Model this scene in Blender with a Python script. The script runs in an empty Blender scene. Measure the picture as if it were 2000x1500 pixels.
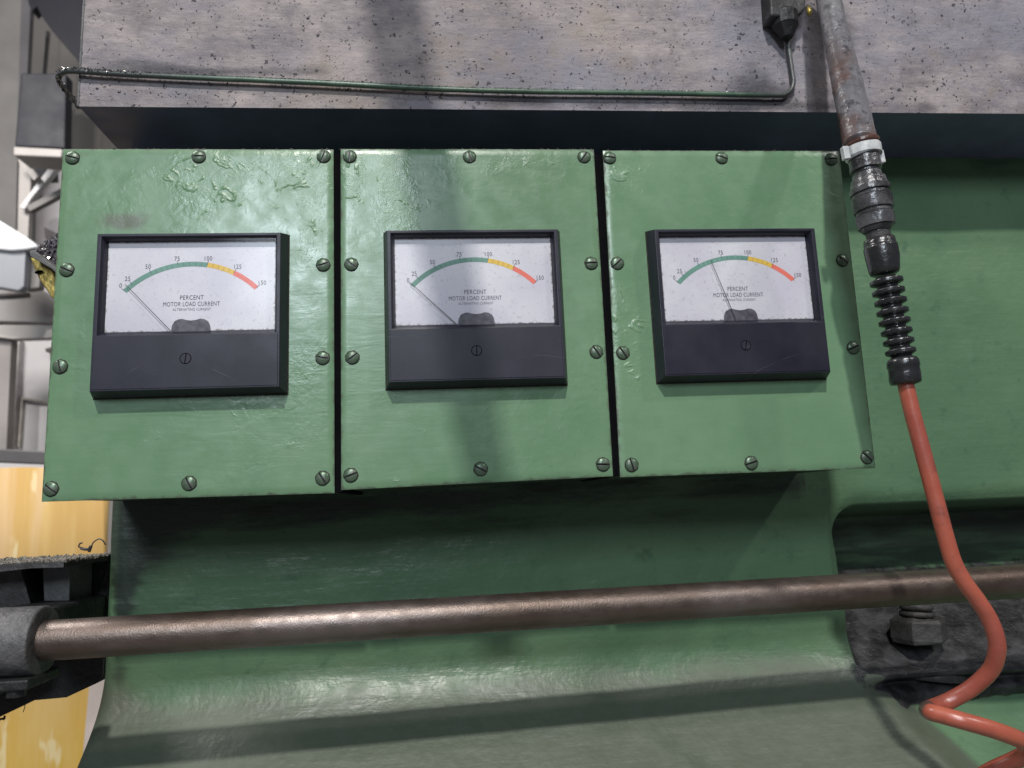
import bpy, bmesh, math, random
import numpy as np
from mathutils import Vector, Matrix, Euler, noise
R = math.radians
random.seed(7)
scene = bpy.context.scene
COL = scene.collection

# ------------------------------------------------------------------ camera
CAM = Vector((.248, -.4815, -.2452))
cam_d = bpy.data.cameras.new('camera')
cam_d.sensor_width = 36; cam_d.lens = 1440/2000*36
cam_d.clip_start = .01; cam_d.clip_end = 100
cam_d.dof.use_dof = True; cam_d.dof.focus_distance = .47; cam_d.dof.aperture_fstop = 11
cam = bpy.data.objects.new('camera', cam_d); COL.objects.link(cam)
cam.location = CAM
CR = (Matrix.Rotation(R(-4.9545), 3, 'Z') @ Matrix.Rotation(R(2.3511), 3, 'Y') @ Matrix.Rotation(R(99.2296), 3, 'X'))
cam.rotation_euler = CR.to_euler()
scene.camera = cam

def P(px, py, Y):
    """point of the photograph (2000x1500) on the vertical plane y = Y"""
    d = CR @ Vector(((px-1000)/1440, -(py-750)/1440, -1))
    return CAM + d*((Y-CAM.y)/d.y)
def scale_at(p):                      # metres per photograph pixel at p
    return -((CR.transposed() @ (Vector(p)-CAM)).z)/1440

# ------------------------------------------------------------------ world
w = bpy.data.worlds.new('World'); scene.world = w; w.use_nodes = True
bg = w.node_tree.nodes['Background']
bg.inputs[0].default_value = (.74, .80, 1, 1); bg.inputs[1].default_value = .11

# ------------------------------------------------------------------ lamps (workshop lamps behind and above the camera, plus an added background fill)
def area(name, loc, target, sx, sy, power, col):
    l = bpy.data.lights.new(name, 'AREA'); l.shape = 'RECTANGLE'; l.size = sx; l.size_y = sy
    l.energy = power; l.color = col
    o = bpy.data.objects.new(name, l); COL.objects.link(o); o.location = loc
    o.rotation_euler = (Vector(target)-Vector(loc)).to_track_quat('-Z', 'Y').to_euler()
    return o
T0 = (.25, .03, -.2)
area('area_lamp', (.02, -2.6, 2.45), T0, .12, .11, 102, (1, .97, .93))
area('area_lamp', (3.1, -2.5, 2.9), T0, .22, .2, 40, (1, .96, .93))
area('area_lamp', (-.58, -3.9, 1.45), T0, .75, 1.0, 70, (.80, .90, 1))
area('area_lamp', (-1.3, .22, 1.75), (-1.1, 2.2, -.4), .9, .4, 58, (1, .97, .93))  # fill lamp added to brighten the background at the left
vs = scene.view_settings
vs.view_transform = 'Standard'; vs.look = 'None'; vs.exposure = -.06; vs.gamma = 1; vs.use_curve_mapping = False

# ------------------------------------------------------------------ helpers
def link_mesh(name, bm, mats, parent=None, smooth=False):
    me = bpy.data.meshes.new(name); bm.to_mesh(me); bm.free()
    for m in (mats if isinstance(mats, (list, tuple)) else [mats]): me.materials.append(m)
    if smooth:
        me.polygons.foreach_set('use_smooth', [True]*len(me.polygons))
    o = bpy.data.objects.new(name, me); COL.objects.link(o)
    if parent: o.parent = parent
    return o
def sharp(o, ang=40):
    me = o.data; bm = bmesh.new(); bm.from_mesh(me)
    for f in bm.faces: f.smooth = True
    for e in bm.edges:
        e.smooth = not (len(e.link_faces) != 2 or e.calc_face_angle(0) > R(ang))
    bm.to_mesh(me); bm.free(); return o
def tag(o, label=None, cat=None, group=None, kind=None):
    if label: o['label'] = label
    if cat: o['category'] = cat
    if group: o['group'] = group
    if kind: o['kind'] = kind
    return o
def empty(name, loc=(0, 0, 0)):
    o = bpy.data.objects.new(name, None); COL.objects.link(o); o.location = loc
    o.empty_display_size = .01
    return o
def box_bm(x0, x1, y0, y1, z0, z1, bev=0, bm=None):
    own = bm is None
    if own: bm = bmesh.new()
    vs_ = [bm.verts.new(v) for v in [(x0,y0,z0),(x1,y0,z0),(x1,y1,z0),(x0,y1,z0),(x0,y0,z1),(x1,y0,z1),(x1,y1,z1),(x0,y1,z1)]]
    fs = [bm.faces.new([vs_[i] for i in q]) for q in [(0,3,2,1),(4,5,6,7),(0,1,5,4),(1,2,6,5),(2,3,7,6),(3,0,4,7)]]
    if bev:
        bmesh.ops.bevel(bm, geom=list({e for f in fs for e in f.edges}), offset=bev, segments=2, affect='EDGES', profile=.5)
    return bm
def prism_bm(front, dy, bev=0, bm=None):
    """front: list of 3d points (any order round the outline), pushed back by dy"""
    if bm is None: bm = bmesh.new()
    n = len(front)
    a = [bm.verts.new(p) for p in front]; b = [bm.verts.new((p[0], p[1]+dy, p[2])) for p in front]
    fs = [bm.faces.new(a), bm.faces.new(b[::-1])]
    for i in range(n): fs.append(bm.faces.new([a[i], b[i], b[(i+1) % n], a[(i+1) % n]]))
    bmesh.ops.recalc_face_normals(bm, faces=fs)
    if bev: bmesh.ops.bevel(bm, geom=list({e for f in fs for e in f.edges}), offset=bev, segments=2, affect='EDGES', profile=.5)
    return bm
def px_prism(pts, Y, dy, bev=0): return prism_bm([P(x, y, Y) for x, y in pts], dy, bev)
def catmull(pts, n):
    pts = [Vector(p) for p in pts]; q = [pts[0]*2-pts[1]]+pts+[pts[-1]*2-pts[-2]]; out = []
    for i in range(1, len(q)-2):
        p0, p1, p2, p3 = q[i-1:i+3]
        for k in range(n):
            t = k/n
            out.append(.5*((2*p1)+(p2-p0)*t+(2*p0-5*p1+4*p2-p3)*t*t+(3*p1-p0-3*p2+p3)*t**3))
    out.append(pts[-1]); return out
def sweep_bm(path, radii, seg=24, cap=True, bm=None, jit=0, flat=0):
    if bm is None: bm = bmesh.new()
    path = [Vector(p) for p in path]; n = len(path)
    if not hasattr(radii, '__len__'): radii = [radii]*n
    tang = []
    for i in range(n):
        a = path[max(0, i-1)]; b = path[min(n-1, i+1)]
        t = (b-a)
        tang.append(t.normalized() if t.length > 1e-9 else tang[-1])
    u = tang[0].orthogonal().normalized(); rings = []
    for i in range(n):
        u = (u-tang[i]*u.dot(tang[i])).normalized(); v = tang[i].cross(u); ring = []
        for k in range(seg):
            a = 2*math.pi*k/seg; r = radii[i]
            if flat: r *= 1+flat*abs(math.cos(a*3))**6
            p = path[i]+(u*math.cos(a)+v*math.sin(a))*r
            if jit:
                nn = noise.noise(p*260)+.5*noise.noise(p*700); p = p+(p-path[i]).normalized()*nn*jit
            ring.append(bm.verts.new(p))
        rings.append(ring)
    for i in range(n-1):
        for k in range(seg):
            bm.faces.new([rings[i][k], rings[i][(k+1) % seg], rings[i+1][(k+1) % seg], rings[i+1][k]])
    if cap:
        bm.faces.new(rings[0][::-1]); bm.faces.new(rings[-1])
    return bm

# ------------------------------------------------------------------ node helper
class NT:
    def __init__(s, name):
        s.m = bpy.data.materials.new(name); s.m.use_nodes = True; s.t = s.m.node_tree
        s.b = s.t.nodes['Principled BSDF']; s.out = s.t.nodes['Material Output']
        s.tc = s.t.nodes.new('ShaderNodeTexCoord'); s.co = s.tc.outputs['Object']
    def randomize(s):
        oi = s.n('ShaderNodeObjectInfo'); m = s.n('ShaderNodeVectorMath', operation='MULTIPLY_ADD'); cx = s.n('ShaderNodeCombineXYZ')
        for i in range(3): s.L(oi.outputs['Random'], cx.inputs[i])
        s.L(cx.outputs[0], m.inputs[0]); m.inputs[1].default_value = (7.3, 3.1, 5.7); s.L(s.co, m.inputs[2]); s.co = m.outputs[0]
    def n(s, ty, **kw):
        nd = s.t.nodes.new(ty)
        for k, v in kw.items(): setattr(nd, k, v)
        return nd
    def L(s, a, b): s.t.links.new(a, b)
    def mapping(s, scale=(1, 1, 1), rot=(0, 0, 0), loc=(0, 0, 0)):
        m = s.n('ShaderNodeMapping'); m.inputs['Scale'].default_value = scale; m.inputs['Rotation'].default_value = rot
        m.inputs['Location'].default_value = loc; s.L(s.co, m.inputs['Vector']); return m.outputs[0]
    def noise(s, scale, detail=4, rough=.55, vec=None, dist=0):
        n = s.n('ShaderNodeTexNoise'); n.inputs['Scale'].default_value = scale; n.inputs['Detail'].default_value = detail
        n.inputs['Roughness'].default_value = rough; n.inputs['Distortion'].default_value = dist
        s.L(vec or s.co, n.inputs['Vector']); return n.outputs['Fac']
    def voro(s, scale, vec=None, out='Distance', rnd=1):
        n = s.n('ShaderNodeTexVoronoi'); n.inputs['Scale'].default_value = scale; n.inputs['Randomness'].default_value = rnd
        s.L(vec or s.co, n.inputs['Vector']); return n.outputs[out]
    def ramp(s, fac, a, b, ca=0., cb=1.):
        m = s.n('ShaderNodeMapRange'); m.interpolation_type = 'SMOOTHSTEP'
        for i, v in ((1, a), (2, b), (3, ca), (4, cb)): m.inputs[i].default_value = v
        s.L(fac, m.inputs[0]); return m.outputs[0]
    def mix(s, fac, a, b):
        m = s.n('ShaderNodeMix', data_type='RGBA'); 
        for i, v in ((0, fac), (6, a), (7, b)):
            if isinstance(v, (int, float)): m.inputs[i].default_value = v
            elif isinstance(v, tuple): m.inputs[i].default_value = (*v, 1)
            else: s.L(v, m.inputs[i])
        return m.outputs[2]
    def math(s, op, a, b=0., c=None):
        m = s.n('ShaderNodeMath', operation=op)
        for i, v in ((0, a), (1, b)) + (((2, c),) if c is not None else ()):
            if isinstance(v, (int, float)): m.inputs[i].default_value = v
            else: s.L(v, m.inputs[i])
        return m.outputs[0]
    def sep(s):
        m = s.n('ShaderNodeSeparateXYZ'); s.L(s.co, m.inputs[0]); return m.outputs
    def attr(s, name):
        a = s.n('ShaderNodeAttribute', attribute_name=name); return a.outputs['Color']
    def set(s, base=None, rough=None, metal=None, spec=None):
        for k, v in (('Base Color', base), ('Roughness', rough), ('Metallic', metal), ('Specular IOR Level', spec)):
            if v is None: continue
            if isinstance(v, tuple): s.b.inputs[k].default_value = (*v, 1)
            elif isinstance(v, (int, float)): s.b.inputs[k].default_value = v
            else: s.L(v, s.b.inputs[k])
    def bump(s, h, dist, strength=1, prev=None):
        b = s.n('ShaderNodeBump'); b.inputs['Distance'].default_value = dist; b.inputs['Strength'].default_value = strength
        s.L(h, b.inputs['Height'])
        if prev is not None: s.L(prev, b.inputs['Normal'])
        s.L(b.outputs[0], s.b.inputs['Normal']); return b.outputs[0]

def simple(name, base, rough=.6, metal=0., var=.15, vscale=30, bumpd=0, bscale=300, base2=None, spec=.5):
    t = NT(name); n = t.noise(vscale, 5)
    b2 = base2 or tuple(c*(1-var*2) for c in base)
    t.set(base=t.mix(t.ramp(n, .3, .7), base, b2), metal=metal, spec=spec)
    t.set(rough=t.ramp(t.noise(vscale*3, 4), .25, .75, rough-.07, rough+.07))
    if bumpd: t.bump(t.noise(bscale, 5), bumpd)
    return t.m

# -- painted cover plate: glossy sage green enamel with brush marks, runs and wrinkles
def paint_cover():
    t = NT('green_enamel')
    big = t.noise(9, 4); fine = t.noise(90, 5)
    base = t.mix(t.ramp(big, .35, .65), (.130, .240, .135), (.162, .278, .160))
    base = t.mix(t.ramp(fine, .45, .8, 0, .35), base, (.12, .21, .125))
    # grimy bare patches and little dark nicks
    nick = t.ramp(t.voro(150), .045, .02); nsel = t.ramp(t.noise(33, 2), .60, .66)
    base = t.mix(t.math('MULTIPLY', nick, nsel), base, (.02, .02, .02))
    ed = t.attr('edge'); es = t.n('ShaderNodeSeparateColor'); t.L(ed, es.inputs[0])
    smear = t.ramp(t.math('ADD', es.outputs[1], t.math('MULTIPLY', t.math('SUBTRACT', t.noise(70, 6, .7), .5), 1.3)), .3, .9, 0, .7)
    base = t.mix(smear, base, (.12, .11, .09))
    dirt = t.ramp(t.math('ADD', es.outputs[0], t.math('MULTIPLY', t.noise(120, 5), .9)), .66, .36, 0, .7)
    base = t.mix(dirt, base, (.05, .042, .035))
    t.set(base=base, spec=.55)
    t.set(rough=t.math('ADD', t.ramp(t.noise(60, 4), .3, .7, .23, .36), t.math('MULTIPLY', dirt, .4)))
    brush = t.noise(45, 4, .6, t.mapping((.45, 1, 2.2)), .5)
    n1 = t.bump(brush, .0009, .22)
    lump = t.noise(130, 3, .5, dist=.6)
    lm = t.ramp(t.noise(11, 2), .40, .62)
    n2 = t.bump(t.math('MULTIPLY', lump, lm), .0006, .5, n1)
    rid = t.math('ABSOLUTE', t.math('SUBTRACT', t.noise(24, 3, .6, dist=.9), .5))
    line = t.ramp(rid, .030, .0); msk = t.ramp(t.math('ADD', es.outputs[2], t.math('MULTIPLY', t.noise(38, 5, .7), 2.0)), 1.15, 1.75)
    frag = t.ramp(t.noise(60, 3), .48, .58)
    n3 = t.bump(t.math('MULTIPLY', t.math('MULTIPLY', line, frag), msk), .0007, .7, n2)
    t.bump(t.math('MULTIPLY', t.noise(150, 6, .7, dist=1.), msk), .0005, .6, n3)
    return t.m
# -- cast body: same paint, older, with dust (r), grease (g), edge grime and painted shade (b) from the 'dirt' attribute
def paint_body():
    t = NT('green_casting_paint')
    dn = t.n('ShaderNodeSeparateColor'); t.L(t.attr('dirt'), dn.inputs[0])
    big = t.noise(7, 5); base = t.mix(t.ramp(big, .35, .65), (.092, .176, .098), (.122, .212, .118))
    base = t.mix(t.ramp(t.noise(60, 6, .65), .56, .75, 0, .6), base, (.055, .12, .07))
    mott = t.noise(22, 6, .65)
    dust = t.ramp(t.math('ADD', dn.outputs[0], t.math('MULTIPLY', t.math('SUBTRACT', mott, .5), .7)), .25, .75, 0, .93)
    base = t.mix(dust, base, t.mix(t.noise(110, 5), (.095, .110, .080), (.135, .150, .115)))
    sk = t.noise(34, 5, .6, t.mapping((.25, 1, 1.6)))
    grime_shade = t.ramp(t.math('ADD', dn.outputs[2], t.math('MULTIPLY', t.math('SUBTRACT', sk, .5), 1.6)), .45, 1.0, 0, .85)
    base = t.mix(grime_shade, base, (.030, .034, .030))
    gn = t.math('MULTIPLY', t.math('SUBTRACT', t.noise(48, 6, .7), .5), .9)
    gr = t.ramp(t.math('ADD', dn.outputs[1], gn), .4, .6)
    base = t.mix(gr, base, t.mix(t.ramp(t.noise(70, 6), .4, .65), (.018, .018, .019), (.055, .053, .056)))
    lt = t.math('MULTIPLY', t.ramp(t.voro(120), .035, .015), t.ramp(t.noise(40, 3), .55, .6)); base = t.mix(lt, base, (.34, .36, .30))
    spk = t.math('MULTIPLY', t.ramp(t.voro(230), .06, .03), t.ramp(t.noise(28, 3), .52, .6))
    base = t.mix(spk, base, (.012, .012, .012))
    t.set(base=base, spec=.45)
    t.set(rough=t.math('ADD', t.ramp(t.noise(50, 4), .3, .7, .27, .40), t.math('MULTIPLY', t.math('ADD', dust, grime_shade), .10)))
    n1 = t.bump(t.noise(38, 4, .6, t.mapping((.3, 1, 2.5))), .0015, .45)
    n2 = t.bump(t.noise(170, 3, .5), .0009, .5, n1)
    t.bump(t.math('MULTIPLY', t.noise(95, 5, .7), gr), .002, .7, n2)
    return t.m
def ram_metal():
    t = NT('worn_cast_iron')
    g = t.noise(34, 8, .74, t.mapping((.6, 1, 1.3))); h = t.noise(6, 4)
    base = t.mix(t.ramp(g, .33, .67), (.175, .155, .165), (.39, .335, .325))
    base = t.mix(t.ramp(t.noise(11, 6, .7, t.mapping((.6, 1, 1))), .42, .66, 0, .75), base, (.215, .21, .255))
    base = t.mix(t.ramp(t.noise(26, 7, .72), .50, .72, 0, .6), base, (.10, .088, .10))
    base = t.mix(t.ramp(t.noise(13, 6, .65), .54, .70, 0, .5), base, (.34, .275, .22))
    hair = t.noise(300, 5, .75, t.mapping((.22, 1, 1.1)))
    base = t.mix(t.ramp(hair, .52, .75, 0, .55), base, (.12, .105, .115))
    base = t.mix(t.ramp(hair, .42, .26, 0, .55), base, (.52, .47, .46))
    wv = t.n('ShaderNodeVectorMath', operation='SCALE'); wn = t.n('ShaderNodeTexNoise'); wn.inputs['Scale'].default_value = 420; t.L(t.co, wn.inputs['Vector'])
    t.L(wn.outputs['Color'], wv.inputs[0]); wv.inputs['Scale'].default_value = .006
    wa = t.n('ShaderNodeVectorMath', operation='ADD'); t.L(t.co, wa.inputs[0]); t.L(wv.outputs[0], wa.inputs[1]); wp = wa.outputs[0]
    v = t.voro(125, wp)
    pits = t.math('MULTIPLY', t.ramp(v, .20, .12), t.ramp(t.noise(55, 3), .50, .58))
    v2 = t.voro(300, wp); pits2 = t.math('MULTIPLY', t.ramp(v2, .26, .12), t.ramp(t.noise(90, 3), .54, .60))
    pt = t.math('MAXIMUM', pits, pits2)
    base = t.mix(t.math('MULTIPLY', pt, .9), base, (.035, .032, .045))
    st = t.attr('stain'); ss = t.n('ShaderNodeSeparateColor'); t.L(st, ss.inputs[0])
    stain = t.ramp(t.math('ADD', ss.outputs[0], t.math('MULTIPLY', t.math('SUBTRACT', t.noise(45, 6, .7, t.mapping((.5, 1, 1))), .5), 1.3)), .35, .95, 0, .85)
    base = t.mix(stain, base, (.045, .042, .05))
    t.set(base=base, spec=.4, metal=.0)
    t.set(rough=t.ramp(g, .3, .7, .5, .68))
    n1 = t.bump(hair, .0010, .7)
    n2 = t.bump(t.noise(210, 5, .7), .0014, .6, n1)
    t.bump(t.math('SUBTRACT', 1., pt), .0011, .7, n2)
    return t.m
M = dict(
    cover=paint_cover(), body=paint_body(), ram=ram_metal(),
    screw=None)
def screw_mat():
    t = NT('painted_screw'); geo = t.noise(260, 5)
    b = t.mix(t.ramp(geo, .4, .72), (.085, .145, .088), (.13, .135, .115))
    at = t.n('ShaderNodeSeparateColor'); t.L(t.attr('slot'), at.inputs[0])
    b = t.mix(at.outputs[0], b, (.008, .008, .008))
    t.set(base=b, rough=t.ramp(geo, .3, .7, .28, .42), metal=.25); t.bump(t.noise(700, 4), .0002, .6); return t.m
M['screw'] = screw_mat()
M['grime'] = simple('grime', (.045, .04, .033), .85, var=.3, vscale=300, bumpd=.0006, bscale=900)
M['black'] = simple('black_shadow_gap', (.004, .004, .005), .95, spec=.1)
def bezel_mat():
    t = NT('black_phenolic'); t.randomize(); n = t.noise(40, 5)
    b = t.mix(t.ramp(n, .35, .7), (.015, .0148, .026), (.022, .021, .035))
    scr = t.math('MULTIPLY', t.ramp(t.math('ABSOLUTE', t.math('SUBTRACT', t.noise(9, 2, .4, t.mapping((1, 1, 2.4), (0, .5, 0))), .5)), .0022, .0), t.ramp(t.noise(22, 2), .52, .62))
    b = t.mix(t.math('MULTIPLY', scr, .35), b, (.22, .21, .24))
    b = t.mix(t.ramp(t.noise(500, 3), .62, .8, 0, .5), b, (.055, .05, .065))
    t.set(base=b, rough=t.ramp(t.noise(30, 5), .3, .7, .36, .48), spec=.36); t.bump(t.noise(1400, 2), .00008, .5); return t.m
M['bezel'] = bezel_mat()
def dial_mat():
    t = NT('dial_enamel'); t.randomize()
    n = t.noise(18, 4)
    b = t.mix(t.ramp(n, .35, .65), (.58, .56, .62), (.68, .67, .70))
    b = t.mix(t.ramp(t.noise(420, 4, .7), .54, .74, 0, .6), b, (.36, .34, .34))
    e = t.n('ShaderNodeSeparateColor'); t.L(t.attr('edge'), e.inputs[0])
    d = t.ramp(t.math('ADD', e.outputs[0], t.math('MULTIPLY', t.math('SUBTRACT', t.noise(330, 5, .7), .5), 1.5)), .25, -.05, 0, .85)
    b = t.mix(d, b, (.19, .17, .14))
    spk = t.math('MULTIPLY', t.ramp(t.voro(520), .09, .05), t.ramp(t.noise(70, 3), .56, .64))
    b = t.mix(spk, b, (.1, .1, .1))
    t.set(base=b, rough=.35, spec=.5); return t.m
M['dial'] = dial_mat()
M['ink'] = simple('dial_ink', (.09, .09, .12), .6, vscale=400, var=.2)
M['ink_light'] = simple('faded_dial_ink', (.22, .21, .25), .6, vscale=900, base2=(.12, .12, .14))
M['band_g'] = simple('scale_green', (.16, .33, .26), .5, vscale=60, base2=(.12, .26, .20))
M['band_y'] = simple('scale_yellow', (.76, .50, .07), .5, var=.05)
M['band_r'] = simple('scale_red', (.78, .17, .12), .5, var=.05)
M['needle'] = simple('needle_black', (.06, .06, .075), .4)
M['shroud'] = simple('smoked_plastic', (.050, .046, .060), .5, vscale=160, base2=(.13, .12, .14))
def glass_mat():
    t = NT('meter_glass'); nt = t.t
    tr = t.n('ShaderNodeBsdfTransparent'); tr.inputs[0].default_value = (.97, .97, .98, 1)
    gl = t.n('ShaderNodeBsdfGlossy'); gl.inputs['Roughness'].default_value = .12
    fr = t.n('ShaderNodeFresnel'); fr.inputs[0].default_value = 1.18
    mx = t.n('ShaderNodeMixShader'); t.L(fr.outputs[0], mx.inputs[0]); t.L(tr.outputs[0], mx.inputs[1]); t.L(gl.outputs[0], mx.inputs[2])
    t.L(mx.outputs[0], t.out.inputs[0]); return t.m
M['glass'] = glass_mat()
def rod_mat():
    t = NT('bronzed_steel_rod'); n = t.noise(30, 6, .65, t.mapping((.25, 1, 1)))
    b = t.mix(t.ramp(n, .35, .68), (.125, .092, .074), (.225, .185, .168))
    b = t.mix(t.ramp(t.noise(9, 4), .5, .66, 0, .6), b, (.13, .095, .075))
    b = t.mix(t.math('MULTIPLY', t.ramp(t.voro(260), .1, .05), t.ramp(t.noise(40, 3), .55, .62)), b, (.02, .02, .02))
    t.set(base=b, metal=.8, rough=t.ramp(t.noise(120, 5), .3, .7, .36, .5)); t.bump(t.noise(900, 3), .0003, .6); return t.m
M['rod'] = rod_mat()
M['iron'] = simple('greasy_black_iron', (.07, .068, .069), .6, vscale=60, base2=(.035, .034, .034), bumpd=.0015, bscale=160, metal=.15)
M['collar'] = simple('dusty_iron_collar', (.115, .112, .115), .55, vscale=70, base2=(.05, .049, .05), bumpd=.0012, bscale=220, metal=.15)
M['iron_dark'] = simple('oily_black_iron', (.016, .016, .017), .55, vscale=60, bumpd=.001, bscale=200)
M['iron_grey'] = simple('dusty_grey_iron', (.15, .15, .148), .62, vscale=50, base2=(.09, .09, .09), bumpd=.0012, bscale=200)
M['crumb'] = simple('dirt_crust', (.30, .27, .23), .9, vscale=200, base2=(.10, .09, .075), bumpd=.001, bscale=500)
M['chip'] = simple('metal_swarf', (.09, .085, .095), .45, metal=.6, vscale=200, base2=(.03, .03, .035))
M['chip_bright'] = simple('bright_metal_swarf', (.75, .72, .68), .25, metal=.9, vscale=200)
def tube_mat():
    t = NT('green_lube_tube'); x = t.sep()[0]
    b = t.mix(t.ramp(t.noise(70, 5), .4, .65), (.06, .11, .075), (.10, .165, .11))
    gk = t.math('MAXIMUM', t.ramp(x, .12, .02), t.ramp(x, .47, .52))
    b = t.mix(t.math('MULTIPLY', gk, .85), b, (.045, .045, .05))
    t.set(base=b, rough=.38, spec=.6); t.bump(t.noise(400, 4), .0003, .5); return t.m
M['tube'] = tube_mat()
def pipe_mat():
    t = NT('greasy_pipe'); z = t.sep()[2]
    b = t.mix(t.ramp(t.noise(70, 6, .65), .35, .65), (.095, .092, .10), (.19, .185, .20))
    low = t.math('MULTIPLY', t.ramp(z, .085, .03), t.ramp(t.noise(30, 4), .42, .60))
    b = t.mix(low, b, (.11, .065, .055))
    b = t.mix(t.ramp(t.noise(70, 5, .7), .52, .64, 0, .85), b, (.035, .035, .04))
    t.set(base=b, rough=t.ramp(z, .12, .05, .5, .2), spec=.7); t.bump(t.noise(170, 5, .6), .0016, .6); return t.m
M['pipe'] = pipe_mat()
M['rubber'] = simple('shiny_black_rubber', (.025, .025, .027), .25, vscale=80, bumpd=.0004, bscale=220, spec=.7)
M['coupling'] = simple('greasy_coupling', (.13, .128, .135), .27, metal=.3, vscale=70, base2=(.035, .034, .036), bumpd=.0013, bscale=120, spec=.6)
M['clamp'] = simple('white_zinc_clamp', (.62, .64, .63), .4, vscale=150, base2=(.42, .43, .44), bumpd=.0003)
def hose_mat():
    t = NT('red_hose'); n = t.noise(26, 5)
    b = t.mix(t.ramp(n, .35, .65), (.33, .075, .050), (.43, .105, .060))
    b = t.mix(t.ramp(t.noise(60, 6, .7), .53, .72, 0, .55), b, (.12, .045, .038))
    g = t.n('ShaderNodeSeparateColor'); t.L(t.attr('grease'), g.inputs[0])
    gg = t.ramp(t.math('ADD', g.outputs[0], t.math('MULTIPLY', t.math('SUBTRACT', t.noise(110, 5, .7), .5), .9)), .35, .65, 0, .9)
    b = t.mix(gg, b, (.07, .06, .05))
    t.set(base=b, rough=t.ramp(t.noise(80, 4), .3, .7, .30, .44), spec=.9); t.bump(t.noise(260, 4), .0003, .5); return t.m
M['hose'] = hose_mat()
M['brass'] = simple('yellow_brass', (.50, .38, .10), .35, metal=.6, vscale=90, base2=(.28, .21, .06), bumpd=.001, bscale=150)
M['fluff'] = simple('swarf_heap', (.24, .22, .25), .6, vscale=240, base2=(.07, .065, .08), bumpd=.003, bscale=260, metal=.2)

# ------------------------------------------------------------------ workshop behind, seen past the machine's left side
def corrugated():
    t = NT('corrugated_wall_paint'); n = t.noise(1.2, 4)
    t.set(base=t.mix(t.ramp(n, .35, .65), (.36, .33, .30), (.42, .39, .355)), rough=.6); t.bump(t.noise(30, 3), .002, .4); return t.m
def wall_sheet(x0, x1, y, z0, z1, pitch, mat):
    bm = bmesh.new(); prev = None; x = x0; k = 0
    prof = [(0, 0), (.55, 0), (.6, .02), (.95, .02)]
    while x < x1:
        for fx, dy in prof:
            a = bm.verts.new((x+fx*pitch, y+dy, z0)); b = bm.verts.new((x+fx*pitch, y+dy, z1))
            if prev: bm.faces.new([prev[0], a, b, prev[1]])
            prev = (a, b)
        x += pitch
    return link_mesh('factory_wall', bm, mat)
tag(wall_sheet(-9, 6, 4.2, -1.5, 5, .30, corrugated()), 'beige ribbed sheet wall far behind the machine', 'wall')
fl = link_mesh('floor', box_bm(-9, 6, -6, 4.4, -1.6, -1.5), simple('concrete', (.22, .21, .20), .7, vscale=2, bumpd=.001, bscale=40))
tag(fl, kind='structure')

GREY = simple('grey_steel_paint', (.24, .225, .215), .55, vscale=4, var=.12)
LIGHT = simple('light_steel_paint', (.46, .425, .40), .5, vscale=5, var=.08)
WHITE = simple('white_panel_paint', (.74, .72, .73), .45, vscale=3, var=.05)
NAVY = simple('dark_slate_paint', (.014, .014, .022), .6, vscale=5, var=.15)
DARKB = simple('dark_brown_steel', (.10, .085, .085), .55, vscale=5, var=.2)
def yellow_mat():
    t = NT('yellow_sheet'); z = t.sep()[2]
    streak = t.noise(22, 5, .6, t.mapping((1, 1, .12)))
    b = t.mix(t.ramp(z, -.70, -.45), (.58, .36, .045), (.54, .34, .12))
    b = t.mix(t.ramp(streak, .4, .7, 0, .6), b, (.66, .47, .20))
    blot = t.noise(30, 3, .5, t.mapping((1, 1, .30)))
    b = t.mix(t.ramp(blot, .62, .69, 0, .7), b, (.74, .63, .38))
    b = t.mix(t.ramp(t.noise(17, 3, .5, t.mapping((1.4, 1, .1), loc=(3, 0, 0))), .58, .68, 0, .5), b, (.62, .44, .27))
    t.set(base=b, rough=.85, spec=.2); return t.m
YEL = yellow_mat()

col = empty('steel_column', P(20, 700, 2.6))
def rel(o, root):
    o.parent = root; o.matrix_parent_inverse = Matrix.Translation(root.location).inverted(); return o
tag(col, 'grey steel column at the left edge with painted shadow line', 'column')
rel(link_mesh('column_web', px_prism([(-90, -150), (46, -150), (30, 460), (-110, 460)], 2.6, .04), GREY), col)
rel(link_mesh('column_shadow_strip', px_prism([(46, -150), (68, -150), (45, 300), (32, 300)], 2.58, .03), simple('shaded_grey_steel', (.15, .14, .15), .6, vscale=4)), col)  # dark strip painted in for the shadow line along the column

duct = link_mesh('overhead_beam', px_prism([(40, -120), (56, 8), (62, 22), (72, 12), (84, 36), (100, 58), (128, 90), (158, 122), (240, 122), (240, -120)], 2.3, .05), NAVY)
tag(duct, 'dark slate overhead beam with slanted lower edge, top left behind the ram', 'beam')
seam = link_mesh('conduit', px_prism([(90, 60), (95, 60), (87, 145), (83, 145)], 3.4, .02), GREY)
tag(seam, 'thin grey conduit running down the beige wall', 'conduit')

sp = empty('hanging_cabinet', P(84, 290, 1.9)); tag(sp, 'dark slate box hanging above a pale shelf, left of the ram', 'cabinet')
rel(link_mesh('case', px_prism([(40, 142), (129, 143), (126, 290), (28, 286)], 1.9, .05, .006), NAVY), sp)
rel(link_mesh('tray', px_prism([(26, 286), (122, 291), (119, 307), (26, 303)], 1.86, .10, .004), LIGHT), sp)

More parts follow.
